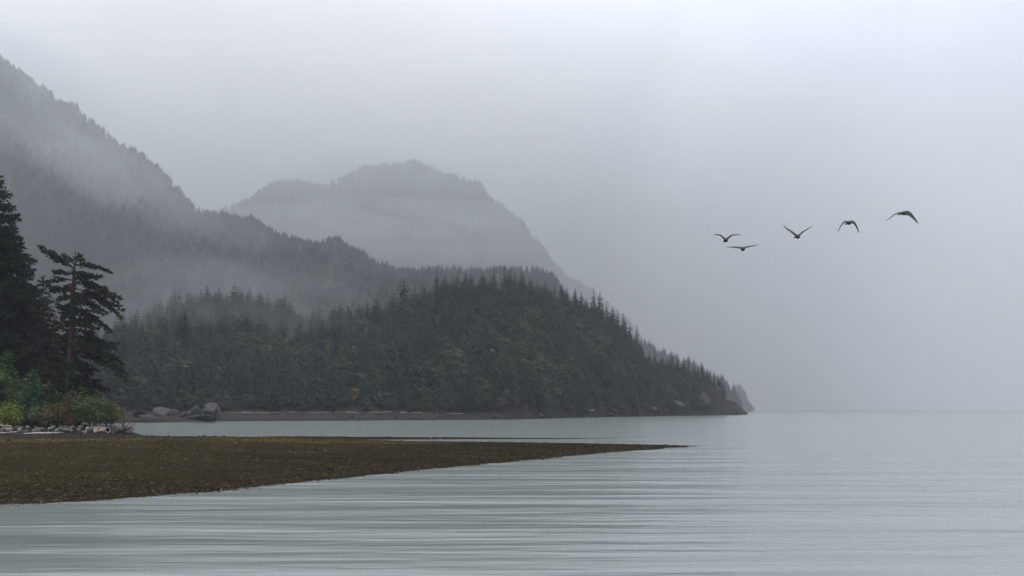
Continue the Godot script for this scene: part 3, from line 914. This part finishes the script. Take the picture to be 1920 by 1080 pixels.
# the fir with the bare trunk, each bough where the photograph shows it
func leaning_fir() -> void:
	var d := 106.0
	var base := ground_at(127, d)
	var o := thing("leaning_fir", "wind-shaped fir with a bare dark trunk and drooping right-hand boughs", "tree", base)
	var P := func(px: float, py: float, deep: float) -> Vector3: return at(px, py, d + deep) - base
	var line := [[126, 806, 0], [127, 770, 0], [128, 735, 0], [131, 690, 0], [134, 640, 0.2], [136, 590, 0.3], [137, 545, 0.3], [139, 510, 0.2], [141, 484, 0]]
	var rad := [0.62, 0.48, 0.42, 0.40, 0.37, 0.32, 0.24, 0.14, 0.04]
	var pts := []
	for q in line: pts.append(P.call(q[0], q[1], q[2]))
	var tb := MB.new()
	tb.tube(pts, rad, 12, Color(0.055, 0.046, 0.04), 0.07, rng)
	obj("trunk", tb.mesh(), M.bark, o)
	var nb := MB.new()
	var wb := MB.new()
	var col := Color(0.015, 0.019, 0.011)
	# trunk py, tip px, tip py, depth of the tip, arch, spread
	var B := [
		[505, 84, 469, -0.5, 0.25, 0.75], [503, 100, 484, 1.5, 0.2, 0.7], [497, 120, 478, -1.0, 0.2, 0.6], [496, 202, 509, -0.4, 0.5, 0.5], [498, 172, 500, 1.2, 0.4, 0.7], [493, 158, 487, 0.6, 0.2, 0.6], [490, 150, 478, -0.8, 0.1, 0.5],
		[515, 104, 512, 0.6, 0.3, 0.7], [522, 180, 521, -1.5, 0.5, 0.8], [525, 92, 529, -0.8, 0.35, 0.8], [530, 196, 545, 1.0, 0.8, 0.9], [532, 218, 566, -0.8, 1.2, 1.0], [545, 98, 546, 1.4, 0.4, 0.9], [548, 208, 575, 2.0, 0.9, 0.9],
		[540, 228, 597, 0.4, 1.6, 1.0], [556, 112, 562, -2.0, 0.3, 0.8], [560, 186, 584, -2.0, 0.6, 0.9], [572, 118, 578, 2.0, 0.3, 0.7], [574, 206, 624, 0.3, 1.0, 0.6], [580, 178, 604, 1.8, 0.4, 0.8], [592, 116, 598, -1.4, 0.2, 0.6], [596, 172, 618, -1.6, 0.5, 0.8],
		[610, 112, 614, 0.8, 0.15, 0.35], [614, 184, 640, 0.6, 0.6, 0.8], [628, 176, 650, -1.8, 0.5, 0.8], [640, 110, 641, 0.2, 0.1, 0.25], [644, 160, 648, 2.0, 0.3, 0.7], [646, 186, 640, 1.0, 0.6, 0.8],
		[650, 216, 654, 0.5, 1.1, 0.9], [655, 233, 710, -0.6, 1.9, 1.25], [653, 226, 690, 0.8, 1.6, 1.15], [662, 200, 672, -1.8, 1.0, 1.1], [668, 214, 692, 1.6, 1.2, 1.0], [672, 112, 668, 1.0, 0.2, 0.5], [676, 172, 700, -0.8, 0.5, 0.8], [684, 104, 684, -0.8, 0.2, 0.5], [690, 166, 702, 1.6, 0.4, 0.7],
		[700, 178, 716, 0.2, 0.1, 0.08], [706, 108, 706, 0.4, 0.1, 0.4], [712, 158, 720, -1.4, 0.3, 0.7], [716, 194, 734, 0.6, 0.8, 1.1], [722, 180, 742, -1.4, 0.6, 1.0], [728, 166, 752, 1.4, 0.5, 0.9], [730, 100, 728, 1.5, 0.2, 0.6], [738, 112, 750, -1.6, 0.2, 0.7], [735, 150, 760, -2.0, 0.3, 0.8]]
	for q in B:
		var px := 0.0
		for i in line.size() - 1:
			if q[0] <= line[i][1] and q[0] >= line[i + 1][1]: px = lerpf(line[i][0], line[i + 1][0], (line[i][1] - q[0]) / float(line[i][1] - line[i + 1][1]))
		bough(nb, wb, P.call(px, q[0], 0.2), P.call(q[1], q[2], q[3]), q[4], q[5] * 1.1, col, 0.09, 0.2, 1.15)
	# boughs towards and away from the eye
	for k in 22:
		var py := lerpf(505, 735, (k + rng.randf()) / 22.0)
		var px := lerpf(139, 128, (py - 505) / 230.0)
		var len := rng.randf_range(1.8, 3.8) * (0.6 if py < 540 else 1.0)
		bough(nb, wb, P.call(px, py, 0.2), P.call(px + rng.randf_range(-14, 24), py + rng.randf_range(4, 18), len * (-1.0 if k % 4 == 0 else 1.0)), 0.4, 0.9, col, 0.07, 0.3, 1.0)
	obj("branches", wb.mesh(), M.bark, o)
	obj("crown", nb.mesh(), M.needle, o)

# ---------------------------------------------------------------- boulders and driftwood below the wood
var rocks := []

func rock(called: String, label: String, category: String, pos: Vector3, size: Vector3, col: Color, group := "", k := -1) -> void:
	var b: ArrayMesh = rocks[(k if k >= 0 else rng.randi()) % rocks.size()]
	var o := obj(called, b, tinted(col))
	o.position = pos
	o.scale = size
	o.rotation = Vector3(rng.randf_range(-0.3, 0.3), rng.randf_range(0, TAU), rng.randf_range(-0.3, 0.3))
	tag(o, label, category, group)

var tints := {}
func tinted(col: Color) -> StandardMaterial3D:
	col = col * 1.9
	var key := "%d %d %d" % [roundi(col.r * 60), roundi(col.g * 60), roundi(col.b * 60)]
	if not tints.has(key):
		var m: StandardMaterial3D = M.rock.duplicate()
		m.albedo_color = lin(roundi(col.r * 60) / 60.0 + 0.004, roundi(col.g * 60) / 60.0 + 0.004, roundi(col.b * 60) / 60.0 + 0.004)
		tints[key] = m
	return tints[key]

func bank() -> void:
	var r := RandomNumberGenerator.new()
	r.seed = 5
	for k in 8: rocks.append(rock_mesh(r, 13 + k % 5, 0.85, 3, 0.07))
	# px, py of the middle, width and height in pixels, brightness, label
	var single := [
		[141, 796, 9, 10, 0.36, "pale rounded rock standing highest at the left end of the light rock heap"],
		[150, 801, 11, 8, 0.30, "pale rock leaning right of the highest rock of the heap"],
		[92, 804, 5, 6, 0.45, "small white rock under the rusty shrub"],
		[97, 801, 4, 5, 0.42, "second small white rock, up and right of the first under the rusty shrub"],
		[109, 806, 15, 9, 0.17, "grey angular boulder left of the light rock heap"],
		[122, 806, 13, 8, 0.15, "dark grey boulder between the angular boulder and the brown rock"],
		[133, 807, 9, 8, 0.14, "brownish rock just left of the dark root wad"],
		[148, 806, 9, 8, 0.2, "grey rock above the dark root wad"],
		[158, 810, 9, 6, 0.34, "white triangular rock right of the dark root wad"],
		[163, 804, 7, 9, 0.26, "upright pale grey rock in the middle of the bank"],
		[170, 806, 11, 12, 0.12, "large dark grey slab beside the upright pale rock"],
		[17, 805, 20, 10, 0.22, "broad flat grey boulder under the bright bush"],
		[4, 806, 9, 11, 0.2, "grey rock at the very left edge"],
		[36, 806, 9, 7, 0.3, "pale broken rock right of the broad flat boulder"],
		[68, 808, 18, 7, 0.17, "low brownish grey boulder behind the white log"],
		[50, 808, 10, 5, 0.15, "small low grey rock behind the white log"],
	]
	var kind := 0
	for q in single:
		var d := 100.5
		var g := spit_at(q[0], q[1] + q[3] * 0.5)
		d = clampf(-g.z + 0.5, 97.0, 106.0)
		var w: float = q[2] / F * d * 0.6
		var hh: float = q[3] / F * d * 0.65
		rock("boulder", q[5], "rock", at(q[0], q[1], d), Vector3(w, hh, w * 0.8), Color(q[4], q[4] * 0.97, q[4] * 0.93), "", kind)
		kind += 1
	for k in 46:
		var px := rng.randf_range(-30, 222)
		var p := ground_at(px, rng.randf_range(100.0, 103.0))
		var s := rng.randf_range(0.22, 0.55)
		var b := rng.randf_range(0.06, 0.28)
		rock("bank_rock", "grey rock of the riprap along the foot of the shrubs", "rock", p + Vector3(0, s * 0.25, 0), Vector3(s, s * 0.8, s), Color(b, b * 0.97, b * 0.94), "rocks of the riprap bank")
	# logs
	var silver := Color(0.34, 0.30, 0.285)
	var place := func(called: String, label: String, px0: float, py0: float, px1: float, py1: float, d0: float, d1: float, r0: float, r1: float, col: Color) -> void:
		var a := at(px0, py0, d0)
		var b := at(px1, py1, d1)
		var o := obj(called, log_mesh(a.distance_to(b), r0, r1, r0 * 0.35, col), M.wood)
		var dir := (b - a).normalized()
		var z := dir.cross(Vector3.UP).normalized()
		o.transform = Transform3D(Basis(dir, z.cross(dir), z), (a + b) / 2.0)
		tag(o, label, "driftwood")
	place.call("white_log", "long white bleached log lying along the foot of the bank", 40, 814, 135, 812.5, 97.5, 99, 0.16, 0.13, Color(0.46, 0.43, 0.42))
	place.call("brown_log", "weathered tan log in front of the white log at the left edge", -22, 819, 57, 815.5, 95.5, 97, 0.19, 0.08, Color(0.32, 0.25, 0.2))
	place.call("grey_log", "grey weathered log lying behind the tan log", -8, 814.5, 48, 811, 97.5, 99.5, 0.2, 0.16, silver)
	place.call("drift_log", "thin pale log lying high among the rocks at the left edge", -6, 797.5, 22, 799.5, 101, 101, 0.13, 0.1, Color(0.4, 0.33, 0.24))
	place.call("tan_log", "short orange tan log lying beside the hollow stump", 176, 810, 199, 807.5, 99, 99.5, 0.26, 0.24, Color(0.36, 0.27, 0.21))
	place.call("pale_branch", "pale crooked branch above the short tan log", 176, 806, 190, 799.5, 100.5, 101, 0.14, 0.06, Color(0.42, 0.39, 0.36))
	place.call("drift_branch", "thin dark branch rising left of the pale crooked branch", 169, 798, 186, 801, 101, 101, 0.08, 0.05, Color(0.1, 0.085, 0.08))
	# the hollow stump: a ring of wood lying on its side, open towards the eye
	var stump := thing("hollow_stump", "hollow log end, a pale ring round a dark hole, beside the root mass", "driftwood", at(202, 806, 99.3))
	var hb := MB.new()
	var ring_out := []
	var ring_in := []
	for j in 20:
		var a := TAU * j / 20.0
		var k := 1.0 + 0.08 * sin(3.0 * a) + rng.randf_range(-0.04, 0.04)
		ring_out.append(Vector3(cos(a) * 0.34, sin(a) * 0.36, 0) * k)
		ring_in.append(Vector3(cos(a) * 0.24, sin(a) * 0.25, 0) * k)
	var back := Vector3(-0.75, 0.05, -1.5)
	var pale := Color(0.38, 0.34, 0.31)
	for j in 20:
		var j2 := (j + 1) % 20
		hb.quad(ring_out[j], ring_out[j2], ring_in[j2], ring_in[j], pale)
		hb.quad(ring_out[j], ring_out[j] + back, ring_out[j2] + back, ring_out[j2], Color(0.22, 0.19, 0.17))
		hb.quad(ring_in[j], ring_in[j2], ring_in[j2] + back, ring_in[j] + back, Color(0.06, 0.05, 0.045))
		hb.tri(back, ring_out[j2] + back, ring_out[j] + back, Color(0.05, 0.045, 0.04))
	obj("shell", hb.mesh(), M.wood, stump)
	stump.rotation.y = 0.35
	# root mass at the end of the bank
	var rm := thing("root_mass", "grey upturned root mass with spiky roots at the end of the bank", "driftwood", at(229, 810.5, 101))
	obj("roots", root_mass(2.1, 34, Color(0.13, 0.11, 0.10)), M.wood, rm)
	var stub := MB.new()
	stub.tube([Vector3(0.1, -0.1, 0), Vector3(0.12, 0.7, 0), Vector3(0.16, 1.3, 0), Vector3(0.1, 1.75, 0.05)], [0.3, 0.2, 0.16, 0.05], 9, Color(0.10, 0.07, 0.055), 0.15, rng)
	obj("broken_stem", stub.mesh(), M.wood, rm)
	var rw := obj("dark_root_wad", root_mass(1.05, 22, Color(0.05, 0.035, 0.03), 0.6), M.wood)
	rw.position = at(146, 814.5, 97.5)
	tag(rw, "dark brown twisted root wad at the end of the white log", "driftwood")
	for k in 4:
		var o := obj("drift_twigs", root_mass(1.0, 12, Color(0.15, 0.125, 0.115), 0.5), M.wood)
		o.position = at([213, 221, 242, 207][k], [810, 808, 812, 811][k], 100.3)
		tag(o, ["tangle of grey twigs between the hollow stump and the root mass", "second tangle of grey twigs, at the left foot of the root mass", "flat tangle of grey twigs right of the root mass", "grey twigs in front of the hollow stump"][k], "driftwood")

# ---------------------------------------------------------------- the far shore's logs and rocks
func far_shore(head: Ridge) -> void:
	# outcrop of boulders left of the beach
	var big := [[395, 769, 40, 28, 0.075, "big pale rock face at the right end of the far boulder group"], [368, 772, 26, 26, 0.04, "dark boulder against the left side of the big pale far rock"], [300, 772, 44, 16, 0.06, "broad pale far boulder left of the dark boulders"], [325, 774, 26, 13, 0.05, "rounded far boulder in the middle of the group"], [346, 777, 24, 11, 0.045, "low dark far boulder beside the small white stones"], [262, 777, 34, 9, 0.045, "low far rock at the left end of the boulder group"], [280, 782, 40, 8, 0.035, "flat dark rock shelf at the water left of the far boulders"], [378, 784, 64, 10, 0.03, "wide dark rock shelf at the water under the big pale rock"], [410, 775, 14, 20, 0.05, "narrow upright rock at the right side of the big pale far rock"], [372, 775, 8, 4, 0.2, "small whitish stone in front of the big pale far rock"], [357, 771.5, 7, 2.5, 0.2, "tiny whitish stone left of the small whitish stone on the far shore"]]
	for q in big:
		var d := 232.0 if q[1] < 780 else 226.0
		var w: float = q[2] / F * d * 0.56
		var hh: float = q[3] / F * d * 0.66
		rock("far_boulder", q[5], "rock", at(q[0], q[1], d), Vector3(w, hh, w * 0.7), Color(q[4], q[4], q[4] * 0.98) * 0.85)
	# drift logs along the top of the far beach
	var logs := [[420, 449, 772.5, 774], [451, 478, 773.5, 774], [480, 507, 773.5, 774], [510, 534, 775, 775], [540, 560, 774, 774.5], [562, 590, 774.5, 773.5], [588, 621, 774.5, 773], [626, 645, 772.5, 774.5], [648, 672, 774, 774], [690, 712, 774.5, 774], [710, 735, 774.5, 772], [750, 765, 774, 773.5], [770, 792, 772.8, 773], [836, 850, 772.5, 771], [848, 868, 771, 771]]
	for k in logs.size():
		var q: Array = logs[k]
		var mid: float = (q[0] + q[1]) / 2.0
		var p := head.point(mid, -0.06)
		var len: float = (q[1] - q[0]) / F * -p.z
		var o := obj("far_log", log_mesh(len, rng.randf_range(0.1, 0.17), 0.09, 0.05, vary(Color(0.34, 0.30, 0.28), 0.25), 6), M.wood)
		o.position = p + Vector3(0, 0.12, 0)
		o.rotation.z = atan2(q[2] - q[3], q[1] - q[0])
		o.rotation.y = rng.randf_range(-0.2, 0.2)
		tag(o, ["longest bleached log, nearest the far boulder group", "", "", "", "", "", "", "", "", "", "sloping bleached log with a raised right end in the middle of the far beach", "", "", "raised pale log at the right end of the far beach", ""][k] if k in [0, 10, 13] else "bleached drift log along the top of the far beach", "driftwood", "" if k in [0, 10, 13] else "bleached logs along the far beach")
	var pole := func(px: float, py0: float, py1: float, v: float, label: String, lean: float, r: float, col: Color) -> void:
		var p := head.point(px, v)
		var h: float = (py0 - py1) / F * -p.z
		var b := MB.new()
		b.tube([Vector3(0, -0.3, 0), Vector3(lean * 0.5, h * 0.5, 0), Vector3(lean, h, 0)], [r, r * 0.8, r * 0.4], 6, col)
		var o := obj("snag", b.mesh(), M.wood)
		o.position = p
		tag(o, label, "driftwood")
	pole.call(534, 775, 766, -0.06, "thin grey snag sticking up from the far beach", 0.1, 0.09, Color(0.22, 0.2, 0.19))
	pole.call(820, 784, 762, -0.35, "thin pole standing on the far beach near its right end", 0.0, 0.1, Color(0.12, 0.11, 0.105))
	pole.call(906, 737, 716, 0.25, "pale fallen trunk leaning to the right on the far slope", 4.6, 0.3, Color(0.3, 0.27, 0.2))
	for k in 90:
		var px := rng.randf_range(600, 1385)
		var p := head.point(px, rng.randf_range(-0.85, -0.15))
		var s := rng.randf_range(0.25, 0.8) * (1.5 if px > 900.0 else 1.0)
		var b := rng.randf_range(0.015, 0.045)
		rock("shore_rock", "small dark rock along the waterline under the wooded headland", "rock", p + Vector3(0, s * 0.2, 0), Vector3(s * 1.4, s * 0.8, s), Color(b, b * 0.93, b * 0.88), "dark rocks along the far waterline")
	# the rocks near the point
	var tip := [[1227, 766, 14, 7, 0.14, "grey boulder on the dark rock shelf near the headland tip"], [1246, 768.5, 16, 3.5, 0.14, "thin grey rock right of the grey boulder near the headland tip"], [1265, 757, 40, 14, 0.05, "brownish rock hump behind the grey boulder near the tip"], [1150, 768.5, 18, 3, 0.13, "low grey rock on the dark shelf left of the grey boulder"], [1108, 769, 14, 3, 0.12, "small grey rock farther left on the dark shelf"], [1320, 750, 26, 26, 0.05, "brown bare rock bluff under the trees of the point"], [1090, 712, 26, 50, 0.03, "tall grey cliff slab showing among the trees of the far slope"], [1060, 725, 18, 36, 0.028, "narrow grey cliff slab left of the tall cliff slab"]]
	for q in tip:
		var p := head.point(q[0], 0.03 if q[1] > 740 else 0.3)
		var d := -p.z - (2.0 if q[1] > 740 else 12.0)
		var w: float = q[2] / F * d * 0.55
		var hh: float = q[3] / F * d * 0.65
		rock("point_rock", q[5], "rock", at(q[0], q[1], d), Vector3(w, hh, w * 0.8), Color(q[4], q[4] * 0.97, q[4] * 0.95) * 0.8)

# ---------------------------------------------------------------- stones of the spit
func stones() -> void:
	var named := [[222, 895, 7, 6, 0.03, "dark pointed stone standing alone on the middle of the spit"], [55, 887, 8, 5, 0.05, "dark brown stone on the left part of the spit"], [4, 887, 7, 5, 0.04, "dark stone at the left edge of the spit"], [138, 830.5, 8, 2.5, 0.02, "flat black stone in the ochre weed band"], [117, 911, 7, 3, 0.03, "low black stone near the lower left of the spit"], [198, 870, 8, 4, 0.09, "olive stone at the right end of the short row of stones"], [218, 873, 6, 4, 0.11, "ochre stone just right of the olive stone"], [19, 895, 5, 4, 0.1, "small tan stone below the dark stone at the left edge"], [13, 856, 6, 2.5, 0.03, "flat dark stone high on the left of the spit"], [40, 860, 5, 2.5, 0.03, "dark flat stone in the upper left row"], [387, 901, 6, 4, 0.06, "brown stone near the water right of the dark pointed stone"], [333, 884, 4, 4, 0.12, "small pale stone in the middle of the spit"], [252, 897, 7, 3.5, 0.05, "low brown stone right of the dark pointed stone"], [176, 920, 5, 4, 0.03, "dark stone close to the water's edge"], [413, 897, 8, 4, 0.05, "dark brown stone beside the water farther right"], [182, 887, 4, 3, 0.03, "small black stone left of the dark pointed stone"]]
	for k in named.size():
		var q: Array = named[k]
		var g := spit_at(q[0], q[1] + q[3] * 0.4)
		var d := -g.z
		var w: float = q[2] / F * d * 0.55
		var hh: float = q[3] / F * d * 0.6
		rock("stone", q[5], "stone", g + Vector3(0, hh * 0.35, 0), Vector3(w, hh, w * 0.8), Color(q[4], q[4] * 0.88, q[4] * 0.7) * 0.5, "", k)
	# three small white stones on the thin bar
	for k in 3:
		var px: float = [737, 808, 825][k]
		var g := ground_at(px, 105.0)
		rock("white_stone", ["small white stone on the spit's far edge, leftmost of three", "small white stone on the thin far bar, middle of three", "small white stone on the thin far bar, rightmost of three"][k], "stone", Vector3(g.x, maxf(g.y, 0.0) + 0.06, g.z), Vector3(0.085, 0.07, 0.07), Color(0.6, 0.6, 0.58))
	# the gravel itself
	var r := RandomNumberGenerator.new()
	r.seed = 9
	var root := Node3D.new()
	root.name = "gravel"
	add_child(root)
	tag(root, "countless brown and grey pebbles covering the spit", "", "", "stuff")
	var lists := [[], [], [], []]
	var tries := 0
	while tries < 230000:
		tries += 1
		var d := 30.0 + 78.0 * pow(r.randf(), 1.4)
		var x := r.randf_range(-0.68 * d, 24.0)
		if d > 55.0 and r.randf() < 0.3: continue
		var e := edge_distance(shore, Vector2(x, d))
		if e < -0.9: continue
		var patch := spit_noise.get_noise_2d(x * 3.0, d * 5.0) + 0.6 * fine_noise.get_noise_2d(x, d * 2.0)
		var want := clampf(0.35 + patch * 1.2, 0.05, 1.0)
		if e < 5.0: want = maxf(want, 0.95 - e * 0.12) if e > 0.0 else 0.5 + e * 0.5
		if r.randf() > want: continue
		var s := 0.028 + 0.05 * pow(r.randf(), 3.0) + (0.02 if e < 4.0 and r.randf() < 0.3 else 0.0)
		if r.randf() < 0.012: s *= r.randf_range(1.6, 2.6)
		if d > 60.0: s *= 1.35
		lists[tries % 4].append([Vector3(x, maxf(spit_height(x, d) + s * 0.2, -s * 0.35), -d), s])
	for k in 4:
		var mm := MultiMesh.new()
		mm.transform_format = MultiMesh.TRANSFORM_3D
		mm.use_colors = true
		mm.mesh = rock_mesh(r, 5, 0.7, 1, 0.05)
		mm.instance_count = lists[k].size()
		for i in lists[k].size():
			var p: Array = lists[k][i]
			mm.set_instance_transform(i, Transform3D(Basis.from_euler(Vector3(r.randf_range(-0.4, 0.4), r.randf_range(0, TAU), 0)).scaled(Vector3(p[1] * r.randf_range(0.9, 1.3), p[1] * r.randf_range(0.8, 1.2), p[1])), p[0]))
			var t := r.randf()
			var c := spit_color(p[0].x, -p[0].z, p[0].y) * r.randf_range(0.5, 1.12)
			if t > 0.975: c = Color(0.075, 0.06, 0.032)
			elif t > 0.86: c = Color(0.042, 0.033, 0.019)
			elif t < 0.13: c = Color(0.012, 0.011, 0.01)
			mm.set_instance_color(i, c)
		var mi := MultiMeshInstance3D.new()
		mi.multimesh = mm
		mi.material_override = M.pebble
		mi.name = "pebbles"
		mi.set_meta("kind", "stuff")
		root.add_child(mi, true)

func birds() -> void:
	goose("leftmost goose, wings raised in a shallow arched M", 1361, 450, 46, [Vector2(-3, -2.6), Vector2(-9.4, -8.9), Vector2(-17, -11), Vector2(-23, -10)], [Vector2(3.6, -3), Vector2(9.9, -7.8), Vector2(17.7, -8.6), Vector2(27.6, -7.6)], 0.26, 0.26, Vector2(-3.8, 2.2))
	goose("lowest goose, wings held out almost flat", 1393, 466.5, 45, [Vector2(-3.6, -1.8), Vector2(-8.9, -2.8), Vector2(-18, -3.9), Vector2(-24.5, -4.2), Vector2(-29.7, -5.2)], [Vector2(4.7, -2), Vector2(8.9, -3.1), Vector2(16, -3.9), Vector2(22, -4.7), Vector2(28, -5.7)], 0.22, 0.18, Vector2(-0.5, 1.0))
	goose("middle goose of the five, wings raised in a wide V", 1496, 443.5, 46, [Vector2(-3.9, -2.9), Vector2(-12.2, -10.2), Vector2(-20.5, -16.5), Vector2(-25.2, -21.7)], [Vector2(3.4, -2.9), Vector2(10.7, -8.6), Vector2(18, -12.8), Vector2(25, -16.7)], 0.34, 0.2, Vector2(-6, 1.2))
	goose("goose with both wings bent down in an arch, fourth from the left", 1592, 417.5, 47, [Vector2(-6.5, -2.4), Vector2(-10, -0.5), Vector2(-14, 5.0), Vector2(-19, 14.9)], [Vector2(5.5, -1.2), Vector2(9, 1.4), Vector2(12.5, 7.6), Vector2(17, 19.6)], 0.25, 0.5, Vector2(-6, 2))
	goose("rightmost and highest goose, broad right wing bent down", 1694, 399.5, 47, [Vector2(-7.9, -1), Vector2(-16.3, 1.9), Vector2(-24.7, 9.1), Vector2(-30, 10.3)], [Vector2(7.7, 0.7), Vector2(11.5, 3.6), Vector2(17, 10.5), Vector2(24.4, 21)], 0.16, 0.75, Vector2(-8, 2))
